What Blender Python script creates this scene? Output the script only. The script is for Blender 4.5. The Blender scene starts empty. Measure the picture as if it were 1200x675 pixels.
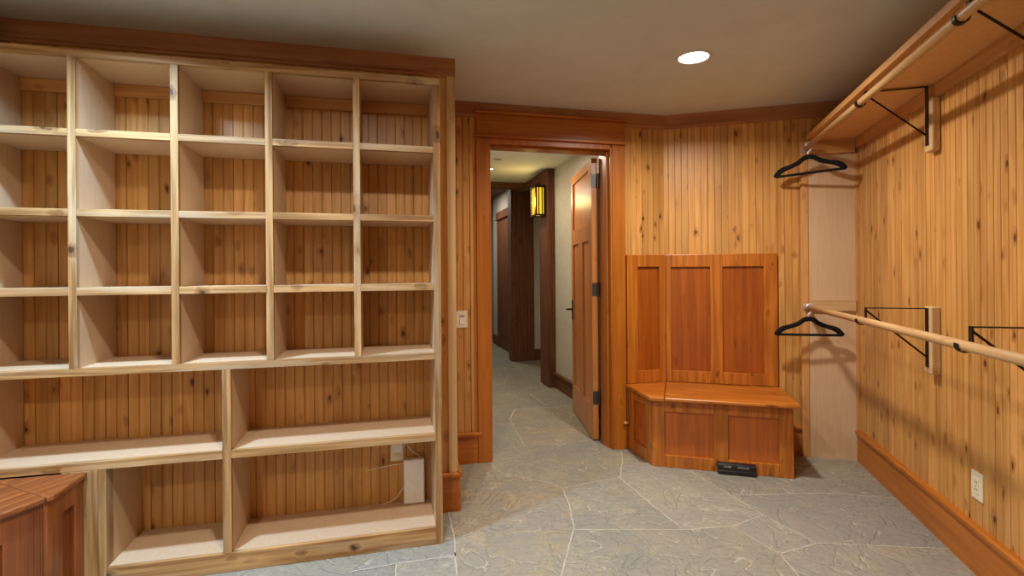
import bpy, bmesh, math, random
from mathutils import Vector, Matrix
random.seed(4)
sc = bpy.context.scene
COL = sc.collection
R = math.radians
CEIL = 2.44

# ------------------------------------------------------------------ frames
CA, SA = math.cos(R(30)), math.sin(R(30))
U = Vector((CA, SA, 0)); V = Vector((-SA, CA, 0))       # along / into the slanted wall
def sh(u, w, z): return Vector((CA*u - SA*w, SA*u + CA*w, z))   # frame of the slanted wall
def wd(x, y, z): return Vector((x, y, z))                        # frame of the bench wall

def S(r, g, b, a=1.0):
    f = lambda c: (c/255/12.92) if c/255 <= 0.04045 else ((c/255+0.055)/1.055)**2.4
    return (f(r), f(g), f(b), a)

# ------------------------------------------------------------------ mesh builder
class MB:
    def __init__(s): s.v = []; s.f = []; s.m = []; s.s = []
    def add(s, verts, faces, m=0, smooth=False):
        o = len(s.v); s.v += [Vector(v) for v in verts]
        for f in faces: s.f.append([o+i for i in f]); s.m.append(m); s.s.append(smooth)
        return s
    def box(s, a0, a1, b0, b1, c0, c1, T=wd, m=0):
        p = [T(a, b, c) for c in (c0, c1) for b in (b0, b1) for a in (a0, a1)]
        return s.add(p, [(0,2,3,1),(4,5,7,6),(0,1,5,4),(2,6,7,3),(0,4,6,2),(1,3,7,5)], m)
    def prism(s, poly, c0, c1, T=wd, m=0):
        n = len(poly)
        p = [T(a, b, c0) for a, b in poly] + [T(a, b, c1) for a, b in poly]
        f = [list(range(n))[::-1], list(range(n, 2*n))]
        f += [(i, (i+1) % n, n+(i+1) % n, n+i) for i in range(n)]
        return s.add(p, f, m)
    def tube(s, pts, r, n=12, m=0, caps=True, closed=False, flat=1.0):
        pts = [Vector(p) for p in pts]; N = len(pts); rings = []
        rr = r if isinstance(r, (list, tuple)) else [r]*N
        prev = None
        for i, p in enumerate(pts):
            if closed: t = pts[(i+1) % N]-pts[i-1]
            else: t = pts[min(i+1, N-1)]-pts[max(i-1, 0)]
            t.normalize()
            if prev is None:
                ref = Vector((0, 0, 1)) if abs(t.z) < 0.9 else Vector((1, 0, 0))
                a = t.cross(ref).normalized()
            else:
                a = (prev - t*prev.dot(t)).normalized()
            prev = a; b = t.cross(a)
            rings.append([p + a*math.cos(2*math.pi*k/n)*rr[i] + b*math.sin(2*math.pi*k/n)*rr[i]*flat for k in range(n)])
        vs = [v for g in rings for v in g]; fs = []
        L = N if closed else N-1
        for i in range(L):
            j = (i+1) % N
            for k in range(n):
                fs.append((i*n+k, i*n+(k+1) % n, j*n+(k+1) % n, j*n+k))
        s.add(vs, fs, m, True)
        if caps and not closed:
            o = len(s.v)-len(vs)
            s.f.append([o+k for k in range(n)][::-1]); s.m.append(m); s.s.append(False)
            s.f.append([o+(N-1)*n+k for k in range(n)]); s.m.append(m); s.s.append(False)
        return s
    def lathe(s, prof, c, n=40, m=0, axis='z', smooth=True):
        c = Vector(c); vs = []; fs = []
        for (r, h) in prof:
            for k in range(n):
                a = 2*math.pi*k/n
                q = (r*math.cos(a), r*math.sin(a), h)
                vs.append(c + Vector(q))
        for i in range(len(prof)-1):
            for k in range(n):
                fs.append((i*n+k, i*n+(k+1) % n, (i+1)*n+(k+1) % n, (i+1)*n+k))
        return s.add(vs, fs, m, smooth)
    def disc(s, c, r, n=40, m=0):
        c = Vector(c)
        return s.add([c+Vector((r*math.cos(2*math.pi*k/n), r*math.sin(2*math.pi*k/n), 0)) for k in range(n)], [list(range(n))], m)

ORI = {}
def obj(name, mb, mats, parent=None, bevel=0.0, seg=2, at=None, recalc=True):
    if not isinstance(mats, (list, tuple)): mats = [mats]
    xs = [v.x for v in mb.v]; ys = [v.y for v in mb.v]; zs = [v.z for v in mb.v]
    if parent is None:
        loc = Vector(at) if at else Vector(((min(xs)+max(xs))/2, (min(ys)+max(ys))/2, min(zs)))
    else: loc = ORI[parent.name]
    me = bpy.data.meshes.new(name)
    me.from_pydata([tuple(v-loc) for v in mb.v], [], mb.f)
    for i, p in enumerate(me.polygons):
        p.material_index = mb.m[i]; p.use_smooth = mb.s[i]
    for m in mats: me.materials.append(m)
    if recalc:
        bm = bmesh.new(); bm.from_mesh(me)
        bmesh.ops.recalc_face_normals(bm, faces=bm.faces)
        bm.to_mesh(me); bm.free()
    me.update()
    o = bpy.data.objects.new(name, me); COL.objects.link(o)
    if parent is None: o.location = loc
    else: o.parent = parent
    ORI[o.name] = loc
    if bevel:
        b = o.modifiers.new('bevel', 'BEVEL'); b.width = bevel; b.segments = seg
        b.limit_method = 'ANGLE'; b.angle_limit = R(40); b.harden_normals = False
    return o
def thing(name, loc, label, cat, group=None):
    o = bpy.data.objects.new(name, None); COL.objects.link(o)
    o.location = loc; o.empty_display_size = 0.1; ORI[o.name] = Vector(loc)
    return tag(o, label, cat, group)
def tag(o, label, cat, group=None):
    o['label'] = label; o['category'] = cat
    if group: o['group'] = group
    return o
def struct(o, label=None):
    o['kind'] = 'structure'
    if label: o['label'] = label
    return o

# ------------------------------------------------------------------ materials
class NT:
    def __init__(s, name):
        s.mat = bpy.data.materials.new(name); s.mat.use_nodes = True
        s.t = s.mat.node_tree; s.b = s.t.nodes['Principled BSDF']
    def n(s, typ, **kw):
        nd = s.t.nodes.new(typ)
        for k, v in kw.items():
            if k in nd.inputs: s.set(nd.inputs[k], v)
            else: setattr(nd, k, v)
        return nd
    def set(s, inp, v):
        if isinstance(v, bpy.types.NodeSocket): s.t.links.new(v, inp)
        else: inp.default_value = v
    def math(s, op, a, b=0.0, c=0.0):
        nd = s.t.nodes.new('ShaderNodeMath'); nd.operation = op
        for i, v in enumerate((a, b, c)): s.set(nd.inputs[i], v)
        return nd.outputs[0]
    def dot(s, a, vec):
        nd = s.t.nodes.new('ShaderNodeVectorMath'); nd.operation = 'DOT_PRODUCT'
        s.set(nd.inputs[0], a); nd.inputs[1].default_value = vec
        return nd.outputs['Value']
    def comb(s, x, y, z):
        nd = s.t.nodes.new('ShaderNodeCombineXYZ')
        for i, v in enumerate((x, y, z)): s.set(nd.inputs[i], v)
        return nd.outputs[0]
    def noise(s, vec, scale=1.0, detail=4.0, rough=0.55, dist=0.0):
        nd = s.t.nodes.new('ShaderNodeTexNoise')
        s.set(nd.inputs['Vector'], vec); nd.inputs['Scale'].default_value = scale
        nd.inputs['Detail'].default_value = detail; nd.inputs['Roughness'].default_value = rough
        nd.inputs['Distortion'].default_value = dist
        return nd.outputs['Fac']
    def ramp(s, fac, stops):
        nd = s.t.nodes.new('ShaderNodeValToRGB'); s.set(nd.inputs[0], fac)
        e = nd.color_ramp.elements
        while len(e) < len(stops): e.new(0.5)
        for i, (p, c) in enumerate(stops):
            e[i].position = p; e[i].color = c if len(c) == 4 else (*c, 1)
        return nd.outputs[0]
    def remap(s, v, a, b, c=0.0, d=1.0):
        nd = s.t.nodes.new('ShaderNodeMapRange'); nd.interpolation_type = 'SMOOTHSTEP'
        for i, q in enumerate((v, a, b, c, d)): s.set(nd.inputs[i], q)
        return nd.outputs[0]
    def mix(s, f, a, b, mode='MIX'):
        nd = s.t.nodes.new('ShaderNodeMix'); nd.data_type = 'RGBA'; nd.blend_type = mode
        s.set(nd.inputs[0], f); s.set(nd.inputs[6], a); s.set(nd.inputs[7], b)
        return nd.outputs[2]
    def bump(s, h, strength=0.2, dist=0.01):
        nd = s.t.nodes.new('ShaderNodeBump'); nd.inputs['Strength'].default_value = strength
        nd.inputs['Distance'].default_value = dist; s.set(nd.inputs['Height'], h)
        s.t.links.new(nd.outputs[0], s.b.inputs['Normal'])
    def out(s, col, rough=0.5, spec=0.5):
        s.set(s.b.inputs['Base Color'], col); s.set(s.b.inputs['Roughness'], rough)
        s.b.inputs['Specular IOR Level'].default_value = spec
        return s.mat

def plain(name, rgb, rough=0.5, metal=0.0, spec=0.5, var=0.04):
    t = NT(name)
    pos = t.n('ShaderNodeNewGeometry').outputs['Position']
    nz = t.noise(pos, 35.0, 3.0)
    c = t.mix(t.remap(nz, 0.3, 0.7), tuple(x*(1-var) for x in rgb[:3])+(1,), tuple(min(1, x*(1+var)) for x in rgb[:3])+(1,))
    t.b.inputs['Metallic'].default_value = metal
    return t.out(c, rough, spec)

def emit(name, rgb, strength):
    t = NT(name)
    t.b.inputs['Base Color'].default_value = rgb
    t.b.inputs['Emission Color'].default_value = rgb
    t.b.inputs['Emission Strength'].default_value = strength
    return t.mat

def wood(name, light, dark, axis, bdir=None, pitch=0.0915, off=0.0, knots=0.6, rough=0.42, spec=0.4,
         tone=0.22, ringk=7.0, kcol=None, grey=0.0, kdens=1.0, bumpk=0.12, ringw=0.16, con=0.0):
    t = NT(name)
    pos = t.n('ShaderNodeNewGeometry').outputs['Position']
    rnd = t.n('ShaderNodeObjectInfo').outputs['Random']
    ax = Vector(axis).normalized()
    p1 = ax.cross(Vector((0, 0, 1)) if abs(ax.z) < 0.9 else Vector((1, 0.0, 0))).normalized(); p2 = ax.cross(p1)
    a, b, c = t.dot(pos, ax), t.dot(pos, p1), t.dot(pos, p2)
    jit = t.math('MULTIPLY', rnd, 37.0)
    if bdir is not None:
        k = t.math('FLOOR', t.math('DIVIDE', t.math('SUBTRACT', t.dot(pos, bdir), off), pitch))
        wn = t.n('ShaderNodeTexWhiteNoise', noise_dimensions='1D'); t.set(wn.inputs['W'], k)
        br = wn.outputs['Value']
        jit = t.math('MULTIPLY_ADD', br, 61.0, jit)
    else:
        br = rnd
    a = t.math('ADD', a, jit)
    b = t.math('ADD', b, t.math('MULTIPLY', jit, 0.37))
    # knots
    kv = t.comb(t.math('MULTIPLY', b, 9.0*kdens), t.math('MULTIPLY', c, 9.0*kdens), t.math('MULTIPLY', a, 4.6*kdens))
    wz = t.n('ShaderNodeTexNoise'); t.set(wz.inputs['Vector'], t.comb(t.math('MULTIPLY', b, 40.0), t.math('MULTIPLY', c, 40.0), t.math('MULTIPLY', a, 22.0))); wz.inputs['Scale'].default_value = 1.0; wz.inputs['Detail'].default_value = 2.0
    ws = t.n('ShaderNodeVectorMath', operation='MULTIPLY_ADD'); t.set(ws.inputs[0], wz.outputs['Color']); ws.inputs[1].default_value = (0.22, 0.22, 0.22); t.set(ws.inputs[2], kv)
    kv = ws.outputs[0]
    vo = t.n('ShaderNodeTexVoronoi'); t.set(vo.inputs['Vector'], kv); vo.inputs['Scale'].default_value = 1.0
    kd = vo.outputs['Distance']
    halo = t.remap(kd, 0.30, 0.06)
    core = t.remap(kd, 0.115, 0.055)
    # rings (cathedral grain), bent round the knots
    low = t.noise(t.comb(t.math('MULTIPLY', b, 7.5), t.math('MULTIPLY', c, 7.5), t.math('MULTIPLY', a, 0.55)), 1.0, 2.0, 0.5, 0.25)
    lowk = t.math('MULTIPLY_ADD', halo, 0.16, low)
    ring = t.math('PINGPONG', t.math('MULTIPLY', lowk, ringk), 0.5)
    ring = t.remap(ring, 0.05, 0.5)
    fib = t.noise(t.comb(t.math('MULTIPLY', b, 150.0), t.math('MULTIPLY', c, 150.0), t.math('MULTIPLY', a, 4.0)), 1.0, 4.0, 0.6, 0.2)
    med = t.noise(t.comb(t.math('MULTIPLY', b, 38.0), t.math('MULTIPLY', c, 38.0), t.math('MULTIPLY', a, 0.9)), 1.0, 3.0, 0.55, 0.3)
    g = t.math('ADD', t.math('MULTIPLY', ring, ringw), t.math('ADD', t.math('MULTIPLY', fib, 0.42), t.math('MULTIPLY', med, 0.58)))
    g = t.remap(g, 0.30-con, 0.72+ringw+con)
    col = t.mix(g, dark, light)
    if grey:
        gz = t.noise(t.comb(t.math('MULTIPLY', b, 22.0), t.math('MULTIPLY', c, 22.0), t.math('MULTIPLY', a, 1.7)), 1.0, 4.0, 0.6)
        col = t.mix(t.math('MULTIPLY', t.remap(gz, 0.45, 0.7), grey), col, S(188, 172, 142))
    tv = t.math('MULTIPLY_ADD', br, 2*tone, 1.0-tone)
    blot = t.noise(t.comb(t.math('MULTIPLY', b, 5.0), t.math('MULTIPLY', c, 5.0), t.math('MULTIPLY', a, 1.6)), 1.0, 2.0)
    tv = t.math('MULTIPLY', tv, t.math('MULTIPLY_ADD', blot, 0.36, 0.82))
    vm = t.n('ShaderNodeVectorMath', operation='SCALE'); t.set(vm.inputs[0], col); t.set(vm.inputs['Scale'], tv)
    col = vm.outputs[0]
    if knots:
        kc = kcol or tuple(x*0.22 for x in dark[:3])+(1,)
        hc = (dark[0]*0.62, dark[1]*0.50, dark[2]*0.42, 1)
        col = t.mix(t.math('MULTIPLY', halo, 0.7*knots), col, hc)
        col = t.mix(t.math('MULTIPLY', core, min(1, knots)), col, kc)
    t.bump(t.math('ADD', fib, t.math('MULTIPLY', core, 0.5)), bumpk, 0.002)
    return t.out(col, t.math('MULTIPLY_ADD', fib, 0.18, rough-0.09), spec)

AX = {'z': (0, 0, 1), 'u': tuple(U), 'v': tuple(V), 'x': (1, 0, 0), 'y': (0, 1, 0)}
KIND = {
 'pine':  dict(light=S(192,150,98), dark=S(128,88,46), con=-0.06, knots=0.9, rough=0.55, spec=0.3, tone=0.06, grey=0.5, kdens=1.15, ringw=0.14),
 'stain': dict(light=S(183,110,34), dark=S(154,84,18), knots=0.12, rough=0.38, spec=0.45, tone=0.05, ringk=5.0),
 'crown': dict(light=S(176,120,80), dark=S(148,94,58), knots=0.15, rough=0.42, tone=0.05, ringk=5.0),
 'bench': dict(con=0.08, light=S(204,124,42), dark=S(148,78,20), knots=0.6, rough=0.36, spec=0.45, tone=0.10, ringw=0.22, kdens=1.2),
 'dark_bench': dict(con=0.05, light=S(156,90,46), dark=S(104,54,24), knots=0.4, rough=0.36, spec=0.45, tone=0.06, ringw=0.22),  # bench stain darkened to stand in for shade on the left bench
 'dark_panel': dict(con=0.1, light=S(134,72,36), dark=S(92,44,18), knots=0.3, rough=0.36, spec=0.45, tone=0.08),  # panel wood of the left bench, shade put into its colour too
 'base_panel': dict(con=0.14, light=S(200,112,42), dark=S(150,76,24), knots=0.5, rough=0.36, spec=0.45, tone=0.10, ringw=0.14, bdir=(0.8,0.6,0), pitch=0.085),
 'panel': dict(con=0.16, light=S(174,92,24), dark=S(122,56,10), knots=0.35, rough=0.36, spec=0.45, tone=0.11, ringk=5.0, ringw=0.12, bdir=(0.8,0.6,0), pitch=0.085),
 'timber':dict(light=S(122,76,46), dark=S(84,48,28), knots=0.4, rough=0.6, spec=0.3, tone=0.12),
 'clos':  dict(light=S(208,158,100), dark=S(180,126,70), knots=0.35, rough=0.45, tone=0.06),
 'door':  dict(light=S(194,130,70), dark=S(172,106,50), knots=0.0, rough=0.33, spec=0.5, tone=0.04, ringk=6.0),
 'block': dict(light=S(208,176,130), dark=S(184,146,100), knots=0.0, rough=0.5, tone=0.04),
 'rod':   dict(light=S(204,168,120), dark=S(178,138,90), knots=0.0, rough=0.4, tone=0.04),
}
_mc = {}
def W(kind, ax):
    if (kind, ax) not in _mc:
        _mc[(kind, ax)] = wood(kind+'_'+ax, axis=AX[ax], **KIND[kind])
    return _mc[(kind, ax)]
PITCH = 0.0915
BL, BD = S(212,162,94), S(167,112,53)
def bead_mat(name, d, off): return wood(name, BL, BD, (0,0,1), bdir=d, pitch=PITCH, off=off, knots=0.95, rough=0.42, tone=0.12, kdens=1.3, kcol=S(74,38,18), con=0.13)
M_bead_u = bead_mat('beadboard_slant', tuple(U), 0.02)
M_bead_x = bead_mat('beadboard_bench_wall', (1,0,0), 0.01)
M_bead_y = bead_mat('beadboard_right_wall', (0,1,0), 0.045)

def ply_mat():
    t = NT('ply_panel')
    pos = t.n('ShaderNodeNewGeometry').outputs['Position']
    sx = t.n('ShaderNodeSeparateXYZ'); t.set(sx.inputs[0], pos)
    f = t.noise(t.comb(t.math('MULTIPLY', sx.outputs[0], 60.0), t.math('MULTIPLY', sx.outputs[1], 60.0), t.math('MULTIPLY', sx.outputs[2], 5.0)), 1.0, 4.0, 0.6)
    c = t.mix(t.remap(f, 0.3, 0.7), S(197,166,131), S(204,174,140))
    return t.out(c, 0.5, 0.35)
M_ply = ply_mat()

def plaster(name, a, b, bump=0.25, scale=14.0):
    t = NT(name)
    pos = t.n('ShaderNodeNewGeometry').outputs['Position']
    n1 = t.noise(pos, scale, 5.0, 0.55, 0.8); n2 = t.noise(pos, 2.2, 3.0)
    c = t.mix(t.remap(t.math('ADD', t.math('MULTIPLY', n1, 0.5), t.math('MULTIPLY', n2, 0.5)), 0.3, 0.7), a, b)
    t.bump(n1, bump, 0.006)
    return t.out(c, 0.85, 0.2)
M_ceil = plaster('ceiling_plaster', S(200,204,199), S(209,212,207), 0.22, 7.0)
M_hallplaster = plaster('hall_plaster', S(176,170,156), S(190,185,172), 0.45, 22.0)

M_rear = plaster('bounce_plaster', S(228,212,184), S(236,221,195), 0.2, 9.0)  # unseen walls made pale to bounce neutral light into the room
def stone(name, base, tan, grey, tanamt=0.5, seed=0.0):
    t = NT(name)
    pos0 = t.n('ShaderNodeNewGeometry').outputs['Position']
    ad = t.n('ShaderNodeVectorMath', operation='ADD'); t.set(ad.inputs[0], pos0); ad.inputs[1].default_value = (seed*3.1, seed*1.7, seed)
    pos = ad.outputs[0]
    n1 = t.noise(pos, 1.6, 4.0, 0.55, 0.6)
    n2 = t.noise(pos, 7.0, 5.0, 0.6, 1.0)
    n3 = t.noise(pos, 42.0, 4.0, 0.65)
    # cleft ridges: contour lines of a warped height field
    hsrc = t.noise(pos, 2.5, 5.0, 0.52, 1.0)
    cont = t.math('PINGPONG', t.math('MULTIPLY', hsrc, 9.0), 0.5)
    brk = t.noise(pos, 5.0, 3.0, 0.6)
    line = t.math('MULTIPLY', t.remap(cont, 0.07, 0.0), t.remap(brk, 0.42, 0.58))
    hs2 = t.noise(pos, 8.0, 4.0, 0.55, 1.4)
    cont2 = t.math('PINGPONG', t.math('MULTIPLY', hs2, 6.0), 0.5)
    line2 = t.math('MULTIPLY', t.remap(cont2, 0.10, 0.0), t.remap(t.noise(pos, 3.3, 2.0), 0.50, 0.66))
    c = t.mix(t.remap(n1, 0.35, 0.65), base, grey)
    c = t.mix(t.math('MULTIPLY', t.remap(n2, 0.45, 0.68), tanamt), c, tan)
    c = t.mix(t.math('MULTIPLY', t.remap(n3, 0.42, 0.70), 0.32), c, S(104,98,86))
    c = t.mix(t.math('MULTIPLY', line, 0.5), c, S(200,193,176))
    c = t.mix(t.math('MULTIPLY', line2, 0.3), c, S(196,187,168))
    step = t.math('FLOOR', t.math('MULTIPLY', hsrc, 9.0))
    h = t.math('ADD', t.math('MULTIPLY', t.math('ADD', step, t.remap(cont, 0.0, 0.2)), 0.25), t.math('ADD', t.math('MULTIPLY', n2, 0.8), t.math('MULTIPLY', n3, 0.25)))
    t.bump(h, 0.75, 0.018)
    return t.out(c, t.math('MULTIPLY_ADD', n2, 0.25, 0.40), 0.4)
M_stone = [stone('flagstone_grey', S(143,139,124), S(160,149,119), S(131,130,121), 0.4, 0),
           stone('flagstone_tan', S(143,136,119), S(164,147,113), S(135,130,119), 0.55, 3),
           stone('flagstone_blue', S(138,136,127), S(152,144,124), S(131,130,124), 0.3, 7),
           stone('flagstone_pale', S(150,145,130), S(163,152,125), S(141,138,128), 0.4, 11)]
M_grout = plain('grout', S(176,168,149), 0.9, var=0.12)
M_black = plain('black_velvet', S(20,19,20), 0.85, spec=0.2)
M_iron = plain('bronze_iron', S(38,30,26), 0.45, 0.6)
M_steel = plain('steel', S(205,205,206), 0.4, 0.5)
M_hinge = plain('dark_hinge_steel', S(84,80,76), 0.45, 0.8)
M_almond = plain('almond_plastic', S(222,212,182), 0.35)
M_white = plain('white_plastic', S(226,222,220), 0.4)
M_slot = plain('dark_slot', S(40,36,30), 0.6)
M_gloss = plain('black_gloss_plastic', S(16,16,18), 0.22, spec=0.6)
M_mark = plain('pale_mark', S(178,180,184), 0.5)
M_trimw = plain('white_trim', S(215,208,198), 0.5)
M_lens = emit('lamp_lens', (1, 0.97, 0.93, 1), 9.0)

# ------------------------------------------------------------------ camera
yaw, pitch, roll, fpx = 0.280464, 0.0, -0.007876, 606.97
r0 = Vector((math.cos(yaw), math.sin(yaw), 0)); f0 = Vector((-math.sin(yaw), math.cos(yaw), 0)); u0 = Vector((0, 0, 1))
r1 = r0*math.cos(roll) + u0*math.sin(roll); u1 = u0*math.cos(roll) - r0*math.sin(roll)
cam = bpy.data.cameras.new('camera'); co = bpy.data.objects.new('camera', cam); COL.objects.link(co)
m = Matrix.Identity(4)
for i in range(3):
    m[i][0] = r1[i]; m[i][1] = u1[i]; m[i][2] = -f0[i]
m.translation = Vector((0, 0, 1.288))
co.matrix_world = m
cam.sensor_width = 36; cam.lens = fpx*36/1200; cam.shift_y = -18.51/1200; cam.clip_start = 0.05
sc.camera = co

# ------------------------------------------------------------------ shell
def bead(mb, a0, a1, z0, z1, T, back, off):
    """beadboard wall: T(a, depth_into_wall, z); joints every PITCH with a centre bead"""
    pr = []
    k = math.floor((a0-off)/PITCH)
    while True:
        j = off + k*PITCH
        if j > a1: break
        for q in ((j-0.0028, 0), (j-0.0009, 0.0055), (j+0.0009, 0.0055), (j+0.0028, 0)):
            if a0 < q[0] < a1: pr.append(q)
        c = j + PITCH/2
        for q in ((c-0.0042, 0), (c-0.003, 0.0028), (c-0.002, 0.0028), (c, 0.0), (c+0.0022, 0.0024), (c+0.0036, 0)):
            if a0 < q[0] < a1: pr.append(q)
        k += 1
    poly = [(a0, back), (a0, 0)] + pr + [(a1, 0), (a1, back)]
    mb.prism(poly, z0, z1, T)
    return mb

# floor
FP = dict(A=(-.572,3.037),A2=(-.434,3.157),B=(-.26,3.283),C=(-.429,2.564),C2=(-.474,2.752),D=(-.41,2.072),E=(.094,2.707),F=(.33,2.806),
 I0=(.159,3.536),I1=(.376,3.194),I=(.508,2.976),J=(.695,2.737),K=(.51,2.592),K2=(.562,2.334),G=(-.282,3.787),H=(-.05,3.652),H0=(-.263,3.604),
 R1=(.967,3.379),R2=(1.29,3.393),R3=(1.29,2.842),a1=(-.675,3.094),a2=(-.826,3.136),a3=(-.968,3.161),a4=(-1.056,3.221),a5=(-1.117,3.331),
 s1=(-1.093,2.548),s2=(-1.001,2.386),s3=(-.92,2.213),s4=(-.809,1.964),t1=(-1.137,2.061),t2=(-1.305,1.942),t0=(-.909,2.187),t3=(-1.048,1.9),
 l1=(-1.257,3.038),h1=(-1.257,3.483),h2=(-.979,3.698),h3=(-.40,4.02),h4=(-1.276,4.336),h5=(-1.329,4.67),h6=(-1.617,4.478),h7=(-.76,4.95),
 h8=(-1.339,5.296),h9=(-1.18,5.62),h10=(-1.061,4.863),h11=(-1.846,6.251),h11b=(-1.758,5.71),h11c=(-2.12,6.359),h13=(-1.338,5.856),
 h14=(-2.16,7.357),h15=(-1.672,6.347),h16=(-2.022,5.601),
 e1=(-.20,1.0),e2=(.75,1.55),e3=(1.29,1.3),e4=(-1.2,.6),e5=(-2.0,1.6),e6=(-1.9,.3),d1=(1.0,3.635),d2=(.905,3.80))
floor = MB()
floor.box(-3.2, 5.4, -2.4, 11.2, -0.12, 0.0, m=0)
def spoly(names, m):
    floor.add([(FP[n][0], FP[n][1], 0.0012) for n in names], [list(range(len(names)))], m)
spoly(['A','C2','C','D','s4','s3','s2','s1','l1','a5','a4','a3','a2','a1'], 1)
spoly(['A','A2','B','E','C','C2'], 0)
spoly(['B','H0','H','I0','I1','I','F','E'], 3)
spoly(['C','E','F','K','K2','D'], 0)
spoly(['F','I','J','K'], 3)
spoly(['I','I1','R1','R2','R3','J'], 2)
spoly(['J','R3','e3','e2','K2','K'], 3)
spoly(['I0','d2','d1','R2','R1','I1'], 0)
spoly(['a5','h1','h2','h3','G','H0','B','A2','A','a1','a2','a3','a4'], 0)
spoly(['h2','h4','h5','h7','h3'], 1)
spoly(['s3','t0','t1','t3','s4'], 3)
spoly(['s1','s2','s3','t0','t1','t2'], 2)
def joint(names, w=0.006):
    for p, q in zip(names[:-1], names[1:]):
        a, b = Vector((*FP[p], 0.002)), Vector((*FP[q], 0.002)); L = (b-a).length; d = (b-a)/L; nrm = Vector((-d.y, d.x, 0))
        n = max(2, int(L/0.05)); L0 = []; R0 = []
        w = 0.0066 if a.y < 4.0 else 0.012
        for i in range(n+1):
            c = a + d*L*i/n
            jj = 0.0 if i in (0, n) else random.uniform(-0.004, 0.004)
            c = c + nrm*jj; ww = w*random.uniform(0.35, 0.62)
            L0.append(c+nrm*ww); R0.append(c-nrm*ww)
        vs = L0+R0
        floor.add(vs, [(i, i+1, n+2+i, n+1+i) for i in range(n)], 4)
for j in (['s4','s3','s2','s1','l1'], ['a5','a4','a3','a2','a1','A'], ['A','A2','B'], ['A','C2','C','D'], ['C','E','F','I'], ['B','E'], ['B','H0','G'], ['H0','H'],
          ['I0','I1','I','J'], ['I1','R1','R2'], ['F','K','J','R3'], ['K','K2'], ['h1','h2','h3'], ['h2','h4','h5'], ['h5','h7'], ['h5','h6'], ['h8','h9'], ['h8','h10'],
          ['h16','h11b','h13'], ['h11b','h11','h11c'], ['h14','h15'], ['s3','t0','t1','t2'], ['t1','t3'], ['D','e1','e2','K2'], ['e2','e3'], ['e1','e4','t3'], ['e4','e6'], ['e1','e6']):
    joint(j)
struct(obj('floor', floor, M_stone+[M_grout], at=(0, 0, 0), recalc=False), 'grey irregular flagstone floor with pale mortar joints')

# walls
wl = MB(); bead(wl, -2.05, 0.378, 0, CEIL, lambda a, d, z: sh(a, 2.80+d, z), 0.67, 0.02)
struct(obj('wall_left', wl, M_bead_u))
wf = MB()
bead(wf, 0.378, 0.70, 0, CEIL, lambda a, d, z: sh(a, 3.47+d, z), 0.18, 0.02)
bead(wf, 1.60, 2.12, 0, CEIL, lambda a, d, z: sh(a, 3.47+d, z), 0.18, 0.02)
bead(wf, 0.70, 1.60, 2.20, CEIL, lambda a, d, z: sh(a, 3.47+d, z), 0.18, 0.02)
struct(obj('wall_front', wf, M_bead_u))
wb = MB(); bead(wb, -0.05, 1.45, 0, CEIL, lambda a, d, z: Vector((a, 4.02+d, z)), 0.15, 0.01)
struct(obj('wall_back', wb, M_bead_x))
wr = MB(); bead(wr, -2.0, 4.02, 0, CEIL, lambda a, d, z: Vector((1.275+d, a, z)), 0.15, 0.045)
struct(obj('wall_right', wr, M_bead_y))
wn = MB(); bead(wn, -2.85, 1.275, 0, CEIL, lambda a, d, z: Vector((a, -2.0-d, z)), 0.15, 0.01)
struct(obj('wall_rear', wn, M_rear))
wo = MB(); bead(wo, -2.15, 1.40, 0, CEIL, lambda a, d, z: Vector((-2.70-d, a, z)), 0.15, 0.045)
struct(obj('wall_outer', wo, M_rear))

# ceiling: one slab over the room and the near hall, a higher timber one beyond the cross beam
ce = MB()
ce.prism([(-3.2,-2.4),(5.4,-2.4)]+[tuple(sh(7.4,2.2,0)[:2]), tuple(sh(7.4,6.52,0)[:2]), tuple(sh(-0.2,6.52,0)[:2]), (-3.2,3.2)], CEIL, CEIL+0.12)
struct(obj('ceiling', ce, M_ceil))
ch = MB(); ch.box(-0.2, 5.0, 6.40, 10.2, 2.622, 2.74, sh)
struct(obj('ceiling_hall', ch, W('timber', 'u')))

# crowns
CR = [(0, -0.0), (0.016, 0.0), (0.016, -0.076), (0.021, -0.079), (0.021, -0.088), (0.013, -0.094), (0.010, -0.100), (0, -0.100)]
def run(name, prof, a0, a1, T, mat, bevel=0.0):
    """T(a, out_from_wall, z) ; prof = (out, z)"""
    mb = MB(); mb.prism(prof, a0, a1, lambda p, q, c: T(c, p, q))
    return struct(obj(name, mb, mat, bevel=bevel))
CRz = [(p, CEIL+q) for p, q in CR]
CRL = [(0,CEIL),(0.02,CEIL),(0.02,CEIL-0.066),(0.026,CEIL-0.070),(0.026,CEIL-0.080),(0.015,CEIL-0.088),(0.010,CEIL-0.098),(0,CEIL-0.098)]
run('trim_1', CRL, -1.86, 0.382, lambda a, o, z: sh(a, 2.80-o, z), W('crown', 'u'))
run('trim_2', CRz, 0.378, 2.035, lambda a, o, z: sh(a, 3.47-o, z), W('crown', 'u'))
run('trim_3', CRz, 0.030, 1.275, lambda a, o, z: Vector((a, 4.02-o, z)), W('crown', 'x'))
# return of the first crown round the corner
run('trim_4', CRL, 2.80, 3.46, lambda a, o, z: sh(0.378+o*0.2, a, z), W('crown', 'v'))

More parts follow.
